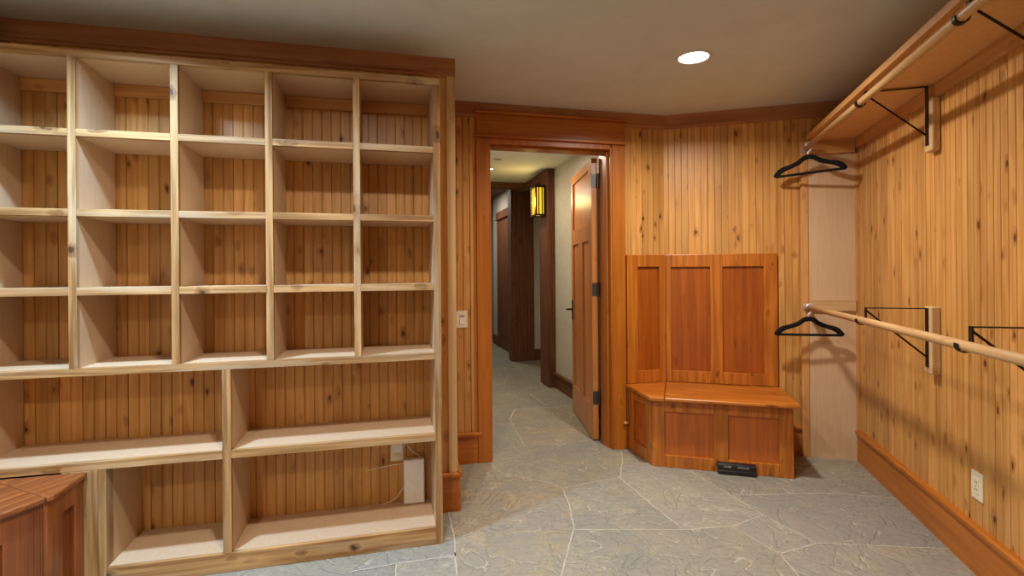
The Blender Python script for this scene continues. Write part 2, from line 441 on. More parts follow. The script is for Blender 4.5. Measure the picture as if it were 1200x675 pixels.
# baseboards
def bb(h, t=0.016):
    return [(0,0),(t,0),(t,h-0.030),(t+0.012,h-0.026),(t+0.014,h-0.016),(t+0.012,h-0.006),(t+0.004,h),(0,h)]
run('baseboard_right', bb(0.21), -2.0, 3.985, lambda a, o, z: Vector((1.275-o, a, z)), W('stain', 'y'))
run('baseboard_left', bb(0.212), 0.268, 0.385, lambda a, o, z: sh(a, 2.80-o, z), W('stain', 'u'))
run('baseboard_return', bb(0.212), 2.78, 3.455, lambda a, o, z: sh(0.378+o, a, z), W('stain', 'v'))
run('baseboard_front', bb(0.21), 0.378, 0.635, lambda a, o, z: sh(a, 3.47-o, z), W('stain', 'u'))
run('baseboard_door', bb(0.21), 1.704, 2.02, lambda a, o, z: sh(a, 3.47-o, z), W('stain', 'u'))
run('baseboard_back', bb(0.205), 0.04, 0.931, lambda a, o, z: Vector((a, 4.02-o, z)), W('stain', 'x'))
# corner board on the end of the shelving wall
cb = MB(); cb.box(0.334, 0.381, 2.788, 2.80, 0.212, 2.345, sh); cb.box(0.378, 0.381, 2.80, 2.85, 0.212, 2.345, sh)
struct(obj('trim_5', cb, W('block', 'z'), bevel=0.002))

# door casing, head and jambs
t = MB(); t.box(0.612, 0.709, 3.448, 3.47, 0, 2.20, sh); struct(obj('trim_6', t, W('stain', 'z'), bevel=0.003))
t = MB(); t.box(1.605, 1.704, 3.448, 3.47, 0, 2.20, sh); struct(obj('trim_7', t, W('stain', 'z'), bevel=0.003))
t = MB()
t.box(0.600, 1.716, 3.432, 3.47, 2.203, 2.224, sh)
t.box(0.612, 1.704, 3.446, 3.47, 2.224, 2.366, sh)
t.box(0.598, 1.718, 3.428, 3.47, 2.366, 2.383, sh)
struct(obj('trim_8', t, W('stain', 'u'), bevel=0.004))
t = MB()
t.box(0.690, 0.709, 3.455, 3.66, 0, 2.186, sh); t.box(1.593, 1.612, 3.455, 3.66, 0, 2.186, sh); t.box(0.709, 1.593, 3.455, 3.66, 2.167, 2.2025, sh)
t.box(0.709, 0.722, 3.50, 3.61, 0, 2.167, sh); t.box(1.580, 1.593, 3.50, 3.61, 0, 2.167, sh); t.box(0.722, 1.580, 3.50, 3.61, 2.155, 2.167, sh)
struct(obj('trim_9', t, W('stain', 'z'), bevel=0.0025))

t = MB(); t.tube([sh(1.676, 3.437, 0.192), sh(1.712, 3.437, 0.192)], 0.0105, 12)
struct(obj('trim_11', t, W('clos', 'u')))

# ------------------------------------------------------------------ open door (hinged on the right jamb, swung into the hall)
h0 = Vector((-0.505, 3.945, 0)); dd = Vector((-0.3376, 0.9413, 0)); dn = Vector((-0.9413, -0.3376, 0))   # along the leaf / out of its visible face
def dr(tt, o, z): return h0 + dd*tt + dn*o + Vector((0, 0, z))
DT = 0.045; LW = 0.862; DH = 2.15
dm = MB()
RC = 0.014
stl = [(0, 0.116), (0.78, LW)]
for a0, a1 in stl: dm.box(a0, a1, -DT, 0, 0.012, DH, dr)
dm.box(0.116, 0.78, -DT, 0, 0.012, 0.258, dr); dm.box(0.116, 0.78, -DT, 0, 1.528, 1.658, dr); dm.box(0.116, 0.78, -DT, 0, 2.078, DH, dr)
dm.box(0.367, 0.515, -DT, 0, 0.258, 1.528, dr)
door = struct(obj('door_1', dm, W('door', 'z'), bevel=0.002), 'open stained wood door with one square panel over two tall panels')
for (a0, a1, z0, z1) in ((0.116, 0.78, 1.658, 2.078), (0.116, 0.367, 0.258, 1.528), (0.515, 0.78, 0.258, 1.528)):
    p = MB(); p.box(a0-0.004, a1+0.004, -DT+RC, -RC, z0-0.004, z1+0.004, dr)
    obj('door_panel', p, W('door', 'z'), door)
for zc in (1.977, 1.152, 0.330):
    h = MB(); h.box(-0.003, 0.0, -DT+0.006, -0.002, zc-0.05, zc+0.05, dr)
    h.box(-0.030, -0.003, -DT-0.001, -DT+0.004, zc-0.05, zc+0.05, dr)
    h.tube([dr(-0.004, -DT-0.006, zc-0.055), dr(-0.004, -DT-0.006, zc+0.055)], 0.007, 10)
    for q in (-0.03, 0.0, 0.03): h.tube([dr(-0.003, -0.02+q*0.2, zc+q), dr(-0.0045, -0.02+q*0.2, zc+q)], 0.004, 8, m=1)
    obj('hinge', h, [M_hinge, M_iron], door)
hd = MB(); hd.box(0.795, 0.838, 0, 0.006, 0.85, 1.03, dr)
hd.tube([dr(0.816, 0.004, 0.945), dr(0.816, 0.05, 0.945), dr(0.806, 0.058, 0.945), dr(0.72, 0.060, 0.948)], [0.010, 0.009, 0.009, 0.008], 10)
hd.box(LW, LW+0.002, -0.035, -0.010, 0.86, 1.02, dr)
obj('door_handle', hd, M_iron, door, bevel=0.001)

t = MB(); t.box(1.605, 1.704, 3.651, 3.672, 0, 2.20, sh); t.box(0.612, 0.709, 3.651, 3.672, 0, 2.20, sh); t.box(0.612, 1.704, 3.651, 3.672, 2.20, 2.33, sh)
struct(obj('trim_12', t, W('stain', 'z'), bevel=0.003))

# ------------------------------------------------------------------ hall beyond the door
t = MB(); t.box(1.858, 2.0, 3.65, 5.489, 0, CEIL, sh); struct(obj('wall_hall', t, M_hallplaster))
t = MB(); t.box(2.0, 3.6, 5.66, 5.80, 0, CEIL, sh); struct(obj('wall_hall_side', t, M_hallplaster))
t = MB(); t.box(2.10, 3.6, 7.265, 7.40, 0, 2.66, sh); struct(obj('wall_hall_return', t, M_hallplaster))
t = MB(); t.box(3.6, 3.75, 5.66, 7.40, 0, 2.66, sh); struct(obj('wall_hall_end', t, M_hallplaster))
t = MB(); t.box(1.95, 2.1, 7.40, 9.26, 0, 2.66, sh); struct(obj('wall_hall_far', t, M_hallplaster))
t = MB(); t.box(0.50, 0.66, 3.66, 9.9, 0, 2.66, sh); struct(obj('wall_hall_left', t, M_hallplaster))
t = MB(); t.box(0.5, 3.4, 9.75, 9.9, 0, 2.66, sh); struct(obj('wall_hall_stone', t, M_stone[2]))
t = MB(); t.box(2.1, 3.4, 9.26, 9.40, 0, 2.66, sh); struct(obj('wall_hall_corner', t, M_hallplaster))
def hb(nm, a0, a1, T, ax):
    return run(nm, [(0,0),(0.016,0),(0.016,0.15),(0.006,0.165),(0,0.165)], a0, a1, T, W('timber', ax))
run('baseboard_hall', bb(0.17), 3.66, 5.50, lambda a, o, z: sh(1.858-o, a, z), W('timber', 'v'))
hb('baseboard_hall_return', 2.10, 3.6, lambda a, o, z: sh(a, 7.265-o, z), 'u')
hb('baseboard_hall_far', 8.845, 9.26, lambda a, o, z: sh(1.95-o, a, z), 'v')
# timber frame
t = MB(); t.box(1.772, 1.998, 5.49, 5.80, 0, CEIL, sh)
tag(obj('timber_post', t, W('timber', 'z'), bevel=0.006), 'dark square timber post carrying the amber wall lantern in the hall', 'post')
t = MB(); t.prism([(1.787, 0), (2.125, 0), (2.125, 2.53), (1.92, 2.41), (1.915, 2.62), (1.787, 2.62)], 7.24, 7.43, lambda a, z, w: sh(a, w, z))
tag(obj('timber_post', t, W('timber', 'z'), bevel=0.006), 'wide dark timber slab post at the far side of the hall opening', 'post')
t = MB(); t.box(0.66, 2.0, 6.44, 6.64, 2.375, 2.60, sh)
tag(obj('timber_beam', t, W('timber', 'u'), bevel=0.006), 'dark timber beam crossing the hall ceiling', 'beam')
t = MB(); t.box(1.775, 1.98, 5.80, 6.44, 2.335, CEIL-0.001, sh)
tag(obj('timber_beam', t, W('timber', 'v'), bevel=0.006), 'short dark timber beam running back from the lantern post', 'beam')
# framed doorway far down the hall
fd = MB(); fd.box(1.925, 1.95, 8.74, 8.845, 0, 2.19, sh); fd.box(1.925, 1.95, 7.75, 7.86, 0, 2.19, sh)
fd.box(1.915, 1.95, 7.72, 8.875, 2.19, 2.32, sh); fd.box(1.90, 1.95, 7.70, 8.89, 2.185, 2.20, sh)
dfr = struct(obj('door_2', fd, W('timber', 'z'), bevel=0.003), 'dark framed doorway far down the hall')
p = MB(); p.box(1.938, 1.95, 7.86, 8.74, 0.01, 2.19, sh)
obj('door_leaf', p, W('timber', 'z'), dfr)

# lantern on the post
lan = thing('wall_lantern', sh(1.715, 5.64, 1.93), 'amber glass box lantern with dark metal bars on the hall post', 'lantern')
L0, L1, w0, w1, z0, z1 = 1.658, 1.756, 5.545, 5.735, 1.93, 2.245
fr = MB(); bt = 0.009
for a in (L0, L1):
    for w in (w0, w1): fr.box(a-bt, a+bt, w-bt, w+bt, z0, z1, sh)
for z in (z0, z1):
    fr.box(L0-bt, L1+bt, w0-bt, w0+bt, z-bt, z+bt, sh); fr.box(L0-bt, L1+bt, w1-bt, w1+bt, z-bt, z+bt, sh)
    fr.box(L0-bt, L0+bt, w0, w1, z-bt, z+bt, sh); fr.box(L1-bt, L1+bt, w0, w1, z-bt, z+bt, sh)
for fz in (0.33, 0.72):
    fr.box(L0+(L1-L0)*fz-0.006, L0+(L1-L0)*fz+0.006, w0-0.006, w0+0.004, z0, z1, sh)
    fr.box(L0-0.006, L0+0.004, w0+(w1-w0)*fz-0.004, w0+(w1-w0)*fz+0.004, z0, z1, sh)
fr.box(L0-0.012, L1+0.004, w0-0.012, w1+0.012, z1+0.006, z1+0.018, sh)
fr.box(L1, 1.7715, w0+0.02, w1-0.02, z0+0.02, z1-0.02, sh)
obj('frame', fr, M_iron, lan)
gl = MB(); gl.box(L0+0.002, L1-0.008, w0+0.002, w1-0.002, z0+0.006, z1-0.006, sh)
M_amber = emit('amber_glass', S(226,172,36), 1.2); 
obj('glass', gl, M_amber, lan)
ll = bpy.data.lights.new('lantern_glow', 'POINT'); ll.energy = 5; ll.color = (1, 0.72, 0.25); ll.shadow_soft_size = 0.06
lo = bpy.data.objects.new('lantern_glow', ll); COL.objects.link(lo); lo.location = sh(1.61, 5.60, 2.08)

# ------------------------------------------------------------------ shelving unit
F0, FB = 2.47, 2.795                       # front and back of the unit
NZ = 0.024                                 # depth of the pine edging
TOPZ = 2.211
su = thing('shelving_unit', sh(-0.65, 2.63, 0), 'floor to ceiling pine cubby shelving unit on the left wall', 'shelving')
def up(name, u0, u1, z0, z1, kid='edging', w1=FB):
    a = MB(); a.box(u0+0.001, u1-0.001, F0+NZ, w1, z0, z1, sh)
    o = obj(name, a, M_ply, su)
    e = MB(); e.box(u0, u1, F0, F0+NZ, z0, z1, sh)
    obj(kid, e, W('pine', 'z'), o, bevel=0.0015)
    return o
def flat(name, u0, u1, z0, z1):
    a = MB(); a.box(u0, u1, F0+NZ, FB, z0+0.001, z1-0.0005, sh)
    o = obj(name, a, M_ply, su)
    e = MB(); e.box(u0, u1, F0, F0+NZ, z0, z1, sh)
    obj('edging', e, W('pine', 'u'), o, bevel=0.0015)
    return o
DV = [(-1.608,-1.578), (-1.241,-1.212), (-0.871,-0.841), (-0.501,-0.471), (-0.131,-0.101), (0.233,0.265)]
up('side_panel', -1.608, -1.578, 0, 2.18); up('side_panel', 0.233, 0.265, 0, 2.18)
flat('top_board', -1.608, 0.265, 2.180, TOPZ)
for a, b in DV[1:5]: up('divider', a, b, 0.909, 2.18)
cols = [(DV[i][1], DV[i+1][0]) for i in range(5)]
for (a, b) in cols:
    for (z0, z1) in ((1.856,1.886), (1.530,1.560), (1.206,1.238)): flat('shelf', a, b, z0, z1)
    c = MB(); c.box(a, b, 2.781, 2.7965, 2.124, 2.1795, sh)
    obj('cleat', c, W('clos', 'u'), su, bevel=0.0015)
flat('middle_board', -1.578, 0.233, 0.877, 0.909)
up('divider', -0.681, -0.646, 0.083, 0.877)
flat('shelf', -1.578, -0.681, 0.491, 0.526); flat('shelf', -0.646, 0.233, 0.491, 0.526)
# thick post and panel left of the low bay
a = MB(); a.box(-1.27, -1.115, F0, F0+0.062, 0, 0.491, sh)
o = obj('post', a, W('pine', 'z'), su, bevel=0.002)
a = MB(); a.box(-1.150, -1.1155, F0+0.062, FB, 0, 0.491, sh); obj('partition', a, M_ply, su)
a = MB(); a.box(-1.115, -0.6635, F0+0.015, FB, 0.062, 0.0825, sh); obj('bottom_board', a, M_ply, su)
a = MB(); a.box(-0.6635, 0.233, F0+0.015, FB, 0.062, 0.0825, sh); obj('bottom_board', a, M_ply, su)
a = MB(); a.box(-1.115, 0.233, F0, F0+0.02, 0, 0.083, sh); obj('base_rail', a, W('pine', 'u'), su, bevel=0.002)

# outlet, adapter, white box and cables in the low right bay
def T_sw(c0, wall):  # local plate frame on the slanted wall
    return lambda a, o, z: sh(a, wall-o, z)
Tp = T_sw(0, 2.80)
ot = thing('wall_outlet', sh(0.062, 2.795, 0.303), 'almond wall outlet inside the low right shelf bay', 'outlet')
p = MB(); p.box(0.028, 0.096, 0.0, 0.006, 0.300, 0.416, Tp); obj('plate', p, M_almond, ot, bevel=0.002)
def sockets(parent, T, ac, zc, n=(0.021, -0.021), o=0.006):
    for dz in n:
        s = MB(); s.box(ac-0.017, ac+0.017, o-0.001, o+0.0015, zc+dz-0.014, zc+dz+0.014, T, 0)
        s.box(ac-0.008, ac-0.0055, o+0.001, o+0.0022, zc+dz-0.003, zc+dz+0.006, T, 1)
        s.box(ac+0.0055, ac+0.008, o+0.001, o+0.0022, zc+dz-0.003, zc+dz+0.006, T, 1)
        s.box(ac-0.002, ac+0.002, o+0.001, o+0.0022, zc+dz-0.010, zc+dz-0.006, T, 1)
        obj('socket', s, [M_almond, M_slot], parent)
sockets(ot, Tp, 0.062, 0.356)
ad = MB(); ad.box(0.034, 0.090, 0.008, 0.042, 0.354, 0.402, Tp)
tag(obj('power_adapter', ad, M_white, bevel=0.005), 'small white power adapter plugged into the outlet inside the shelving', 'adapter')
bx = thing('router_box', sh(0.148, 2.765, 0.083), 'upright white plastic box on the bottom shelf below the outlet', 'electronic box')
p = MB(); p.box(0.094, 0.201, 2.745, 2.785, 0.084, 0.315, sh); obj('housing', p, M_white, bx, bevel=0.008, seg=3)
p = MB(); p.box(0.099, 0.196, 2.742, 2.746, 0.090, 0.308, sh); obj('front_cover', p, M_white, bx, bevel=0.0015)
def cable(pts, r, label):
    c = MB(); c.tube([sh(*q) for q in pts], r, 8)
    return tag(obj('cable', c, M_white), label, 'cable')
cable([(0.090,2.77,0.372),(0.102,2.765,0.395),(0.112,2.765,0.392),(0.135,2.77,0.355),(0.16,2.77,0.335),(0.182,2.768,0.318)], 0.0022, 'thin white cable from the adapter to the top of the white box')
cable([(-0.10,2.792,0.262),(-0.06,2.792,0.268),(-0.01,2.79,0.276),(0.04,2.788,0.283),(0.0935,2.775,0.288)], 0.0016, 'thin white cable running left across the beadboard from the white box')
cable([(0.0935,2.772,0.165),(0.08,2.77,0.150),(0.062,2.765,0.122),(0.03,2.765,0.105),(0.0,2.77,0.092),(-0.02,2.78,0.0855)], 0.002, 'thin white cable drooping to the bottom shelf beside the white box')

# light switch
sw = thing('light_switch', sh(0.510, 3.467, 0.916), 'almond rocker light switch left of the door', 'switch')
Ts = lambda a, o, z: sh(a, 3.47-o, z)
p = MB(); p.box(0.473, 0.547, 0, 0.006, 0.916, 1.030, Ts); obj('plate', p, M_almond, sw, bevel=0.002)
p = MB(); p.box(0.4925, 0.5275, 0.004, 0.009, 0.938, 0.984, Ts); obj('rocker', p, M_white, sw, bevel=0.0015)
p = MB(); p.box(0.4925, 0.5275, 0.004, 0.007, 0.986, 1.003, Ts); obj('dimmer', p, plain('grey_plastic', S(150,146,140), 0.5), sw, bevel=0.001)

# outlet on the right wall
Tr = lambda a, o, z: Vector((1.275-o, a, z))
og = thing('wall_outlet', (1.272, 2.635, 0.316), 'almond wall outlet low on the right wall above the baseboard', 'outlet')
p = MB(); p.box(2.595, 2.675, 0, 0.006, 0.315, 0.432, Tr); obj('plate', p, M_almond, og, bevel=0.002)
p = MB(); p.box(2.618, 2.652, 0.005, 0.0085, 0.340, 0.407, Tr, 0)
for zc in (0.388, 0.358):
    for da in (-0.0065, 0.0065): p.box(2.635+da-0.0013, 2.635+da+0.0013, 0.008, 0.0092, zc-0.004, zc+0.004, Tr, 1)
p.box(2.632, 2.638, 0.008, 0.0092, 0.371, 0.3745, Tr, 1)
obj('socket', p, [M_almond, M_slot], og)

# ------------------------------------------------------------------ storage benches
def facing(mb_f, panels, T, L, z0, z1, stiles, top, bot, th=0.021):
    """frame and panel front: T(a, out, z), stiles=[(a0,a1)], rails between; returns list of panel MBs"""
    for a0, a1 in stiles: mb_f.box(a0, a1, 0, th, z0, z1, T)
    for (p0, p1), (q0, q1) in zip(stiles[:-1], stiles[1:]):
        mb_f.box(p1, q0, 0, th, z0, bot, T); mb_f.box(p1, q0, 0, th, top, z1, T)
        p = MB(); p.box(p1-0.002, q0+0.002, 0, 0.003, bot-0.002, top+0.002, T); panels.append(p)
def frame_T(p, q, out):
    p = Vector((*p, 0)); q = Vector((*q, 0)); d = (q-p).normalized(); o = Vector((*out, 0)).normalized()
    return lambda a, b, z: p + d*a + o*b + Vector((0, 0, z)), (q-p).length

# bench in the corner beside the door
b1 = thing('storage_bench', (0.30, 3.77, 0), 'dark stained corner storage bench with panelled back between door and closet', 'bench')
cz = 0.447
Lc = (-0.063, 3.542); Rc = (0.777, 3.542); Bk = (-0.238, 3.843)
th = 0.021
body = MB()
ps = [(-0.066+0.02, 3.542+th), (0.777-0.0, 3.542+th), (0.777, 4.0)] + [tuple(sh(2.005,3.452,0)[:2]), tuple(sh(1.709,3.452,0)[:2])]
# the left face runs square to the door wall
e0 = sh(1.716-0.0, 3.440, 0); lf = Vector((Lc[0], Lc[1], 0))
outL = Vector((Bk[1]-Lc[1], -(Bk[0]-Lc[0]), 0)).normalized()*-1   # to the left
il = lf - outL*th
ib = Vector((*Bk, 0)) - outL*th
body.prism([(il.x+0.004, 3.542+th), (0.777, 3.542+th), (0.777, 3.999), tuple(sh(2.02,3.452,0)[:2]), (ib.x, ib.y)], 0.001, cz)
obj('carcass', body, W('panel', 'z'), b1)
ff = MB(); pans = []
T1, L1_ = frame_T(Lc, Rc, (0, 1)); T1f = lambda a, o, z: T1(a, th-o, z)
facing(ff, pans, T1f, L1_, 0.001, cz, [(0, 0.076), (0.380, 0.464), (0.760, 0.840)], 0.365, 0.080)
T2, L2_ = frame_T(Bk, Lc, (-outL.x, -outL.y)); T2f = lambda a, o, z: T2(a, th-o, z)
facing(ff, pans, T2f, L2_, 0.001, cz, [(0, 0.075), (0.262, L2_)], 0.375, 0.085)
obj('face_frame', ff, W('bench', 'z'), b1, bevel=0.003)
for p in pans: obj('panel', p, W('base_panel', 'z'), b1)
SPL = 0.012
lidA = MB(); lidA.prism([(-0.081, 3.474), (SPL-0.002, 3.474), (0.026, 3.992), tuple(sh(2.020,3.452,0)[:2]), tuple(sh(1.704,3.445,0)[:2]), (-0.254, 3.838)], cz, 0.470)
obj('corner_lid', lidA, W('bench', 'x'), b1, bevel=0.007, seg=3)
lidB = MB(); lidB.prism([(SPL+0.002, 3.474), (0.805, 3.474), (0.800, 3.996), (0.031, 3.996)], cz, 0.470)
obj('lid', lidB, W('bench', 'x'), b1, bevel=0.007, seg=3)
bf = MB(); pans = []
TB = lambda a, o, z: Vector((a, 4.020-o, z))
for a0, a1 in ((0.034, 0.069), (0.339, 0.423), (0.693, 0.781)): bf.box(a0, a1, 0.001, 0.026, 0.4715, 1.407, TB)
for a0, a1 in ((0.069, 0.339), (0.423, 0.693)):
    bf.box(a0, a1, 0.001, 0.026, 0.4715, 0.555, TB); bf.box(a0, a1, 0.001, 0.026, 1.316, 1.407, TB)
    p = MB(); p.box(a0-0.002, a1+0.002, 0.001, 0.010, 0.553, 1.318, TB); pans.append(p)
TL = lambda a, o, z: sh(a, 3.47-o, z)
for a0, a1 in ((1.713, 1.798), (1.972, 2.020)): bf.box(a0, a1, 0.001, 0.028, 0.4715, 1.407, TL)
bf.box(1.798, 1.972, 0.001, 0.028, 0.4715, 0.561, TL); bf.box(1.798, 1.972, 0.001, 0.028, 1.319, 1.407, TL)
p = MB(); p.box(1.796, 1.974, 0.001, 0.010, 0.559, 1.321, TL); pans.append(p)
bo = obj('backrest_frame', bf, W('bench', 'z'), b1, bevel=0.003)
for p in pans: obj('backrest_panel', p, W('panel', 'z'), b1)

# bench in the left foreground, against the shelving
b2 = thing('storage_bench', (-2.38, 1.0, 0), 'stained storage bench with painted-in shade cut off at the lower left in front of shelving', 'bench')
hz2 = 0.489; cz2 = hz2-0.023
E0 = sh(-1.176, 2.467, 0); C1 = (-2.139, 1.352); FX = -2.139; YB = 0.35; XB = -2.685
cs = sh((XB+1.2335)/CA, 2.467, 0)
lidA = MB(); lidA.prism([(E0.x, E0.y), (C1[0], C1[1]), (FX, 1.331), (-2.528, 1.387)], cz2, hz2)
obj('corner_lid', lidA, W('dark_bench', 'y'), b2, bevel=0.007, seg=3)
lidB = MB(); lidB.prism([(FX, 1.329), (FX, YB), (XB, YB), (cs.x, cs.y), (-2.528, 1.385)], cz2, hz2)
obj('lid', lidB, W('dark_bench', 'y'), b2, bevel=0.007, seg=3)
fx = FX-0.018
Ce = sh(-1.192, 2.466, 0); Cc = (fx, 1.344); 
oE = Vector((Ce.y-Cc[1], -(Ce.x-Cc[0]), 0)).normalized()
if oE.x < 0: oE = -oE
body = MB(); bi = Vector((*Cc, 0))-oE*th; be = Ce-oE*th
body.prism([(be.x, be.y), (bi.x, bi.y), (fx-th, 1.335), (fx-th, YB+0.01), (XB+0.002, YB+0.01), (XB+0.002, cs.y-0.004)], 0.001, cz2)
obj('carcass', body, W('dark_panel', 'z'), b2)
ff = MB(); pans = []
TE, LE = frame_T(Cc, (Ce.x, Ce.y), (oE.x, oE.y)); TEf = lambda a, o, z: TE(a, o-th, z)
facing(ff, pans, TEf, LE, 0.001, cz2, [(0, 0.085), (0.165, LE)], 0.385, 0.085)
TF, LF = frame_T(Cc, (fx, YB+0.01), (1, 0)); TFf = lambda a, o, z: TF(a, o-th, z)
facing(ff, pans, TFf, LF, 0.001, cz2, [(0, 0.135), (0.50, 0.585), (LF-0.09, LF)], 0.375, 0.085)
for q in (0.012, 0.020, 0.028, 0.040): ff.box(q, q+0.004, th, th+0.0025, 0.001, cz2, TFf)
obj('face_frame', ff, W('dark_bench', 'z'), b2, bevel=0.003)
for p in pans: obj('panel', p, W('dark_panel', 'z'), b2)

# black object lying against the bench base
bk = thing('black_case', (0.448, 3.520, 0), 'glossy black oblong case on the floor against the bench front', 'case')
p = MB(); prof = [(3.5405,0.003),(3.506,0.003),(3.500,0.010),(3.502,0.026),(3.508,0.030),(3.507,0.036),(3.513,0.056),(3.524,0.068),(3.5405,0.071)]
p.prism(prof, 0.335, 0.560, lambda y, z, x: Vector((x, y, z))); obj('shell', p, M_gloss, bk, bevel=0.002)
for x0, n in ((0.372, 4), (0.452, 6)):
    q = []
    for i in range(n*2+1): q.append((x0+i*0.0055, 0.046+(0.009 if i % 2 else 0.0)+random.uniform(-.002, .002)))
    mk = MB(); mk.tube([Vector((x, 3.5122-(0.056-z)*0.30-0.0006, z)) for x, z in q], 0.0016, 6)
    obj('marking', mk, M_mark, bk)

# ------------------------------------------------------------------ closet on the right wall
ep = MB(); ep.box(0.974, 1.2745, 3.994, 4.0135, 0, 2.075)
pn = tag(obj('plywood_sheet', ep, M_ply), 'tall pale plywood panel in the right rear corner of the closet', 'plywood')
t = MB(); t.box(0.930, 0.975, 3.988, 4.0135, 0, 2.172); t.box(1.256, 1.2745, 3.986, 3.994, 0.0, 2.07)
struct(obj('trim_10', t, W('clos', 'z'), bevel=0.002))
t = MB(); t.box(0.976, 1.256, 3.9745, 3.993, 1.008, 1.084)
tag(obj('wall_cleat', t, W('block', 'x'), bevel=0.002), 'pale horizontal board on the corner panel behind the lower rod', 'board')
t = MB(); t.box(0.976, 1.256, 3.9745, 3.993, 2.076, 2.170)
tag(obj('wall_cleat', t, W('clos', 'x'), bevel=0.002), 'honey board on the rear wall under the end of the high shelf', 'board')
t = MB(); t.box(1.256, 1.2745, -1.9, 3.974, 2.104, 2.170)
tag(obj('wall_cleat', t, W('clos', 'y'), bevel=0.002), 'long honey board on the right wall under the high shelf', 'board')
cs_ = thing('closet_shelf', (1.11, 1.0, 2.17), 'long high plywood closet shelf on the right wall', 'shelf')
t = MB(); t.box(0.985, 1.2745, -1.9, 4.0125, 2.1705, 2.190); obj('board', t, plain('shelf_ply', S(216,168,110), 0.5, var=0.05), cs_)
t = MB(); t.box(0.960, 0.985, -1.9, 3.986, 2.176, 2.209); obj('front_edging', t, W('clos', 'y'), cs_, bevel=0.002)

RX = 0.955; RR = 0.0172
def rod(z, label):
    t = MB(); t.tube([(RX, -1.2, z), (RX, 0.5, z), (RX, 2.0, z), (RX, 3.972, z)], RR, 20)
    r = tag(obj('closet_rod', t, W('rod', 'y')), label, 'rod')
    s = MB(); s.tube([(RX, 3.955, z), (RX, 3.986, z)], RR+0.004, 20)
    obj('end_socket', s, M_steel, r)
    return r
rod(2.115, 'upper wooden closet rod hung close under the high shelf')
rod(1.035, 'lower wooden closet rod along the right wall at waist height')

def bracket(y, zt, plate, drop, label, group):
    b = thing('rod_bracket', (1.235, y, zt-plate), label, 'bracket', group)
    t = MB(); t.box(1.235, 1.2745, y-0.038, y+0.034, zt-plate-0.032, zt+0.008 if zt < 2 else zt-0.060)
    obj('mounting_block', t, W('block', 'z'), b, bevel=0.010 if zt > 2 else 0.007, seg=3)
    t = MB(); t.box(1.2305, 1.2348, y-0.014, y+0.014, zt-plate, zt)
    for q in (0.02, plate*0.5, plate-0.02): t.tube([(1.2305, y, zt-q), (1.2285, y, zt-q)], 0.005, 8)
    obj('wall_plate', t, M_iron, b, bevel=0.001)
    t = MB(); t.box(RX+RR+0.001, 1.2305, y-0.006, y+0.006, zt-0.005, zt)
    obj('arm', t, M_iron, b, bevel=0.001)
    t = MB(); t.tube([(1.229, y, zt-plate+0.05), (0.986, y, zt-0.022), (RX+RR+0.003, y, zt-0.012)], 0.0045, 8)
    obj('brace', t, M_iron, b)
    zr = zt-drop; pts = []
    for i in range(11):
        a = R(0 + i*20 + 0)       # from the wall side under the rod to the room side
        pts.append((RX+(RR+0.003)*math.cos(-a), zr+(RR+0.003)*math.sin(-a)))
    mb = MB(); n = len(pts); vs = []; yo = y
    for (px, pz) in pts:
        dx, dz = px-RX, pz-zr; k = (RR+0.0065)/(RR+0.003)
        for yy in (yo-0.011, yo+0.011):
            vs.append((px, yy, pz)); vs.append((RX+dx*k, yy, zr+dz*k))
    fs = []
    for i in range(n-1):
        o = i*4; q = o+4
        fs += [(o, o+2, q+2, q), (o+1, q+1, q+3, o+3), (o, q, q+1, o+1), (o+2, o+3, q+3, q+2)]
    fs += [(0, 1, 3, 2), (4*n-4, 4*n-2, 4*n-1, 4*n-3)]
    mb.add(vs, fs)
    mb.box(RX+RR+0.001, RX+RR+0.006, yo-0.011, yo+0.011, zr, zt)
    obj('hook', mb, M_iron, b)
    return b
bracket(2.947, 2.166, 0.285, 0.051, 'dark metal rod bracket on a pale rounded block under the high shelf', 'upper rod brackets')
bracket(2.050, 2.166, 0.285, 0.051, 'upper rod bracket cut off by the top right of the frame', 'upper rod brackets')
bracket(2.963, 1.099, 0.285, 0.064, 'dark metal bracket on a pale block holding the lower rod near the corner', 'lower rod brackets')
bracket(2.050, 1.099, 0.285, 0.064, 'dark metal bracket of the lower rod at the right edge of the frame', 'lower rod brackets')

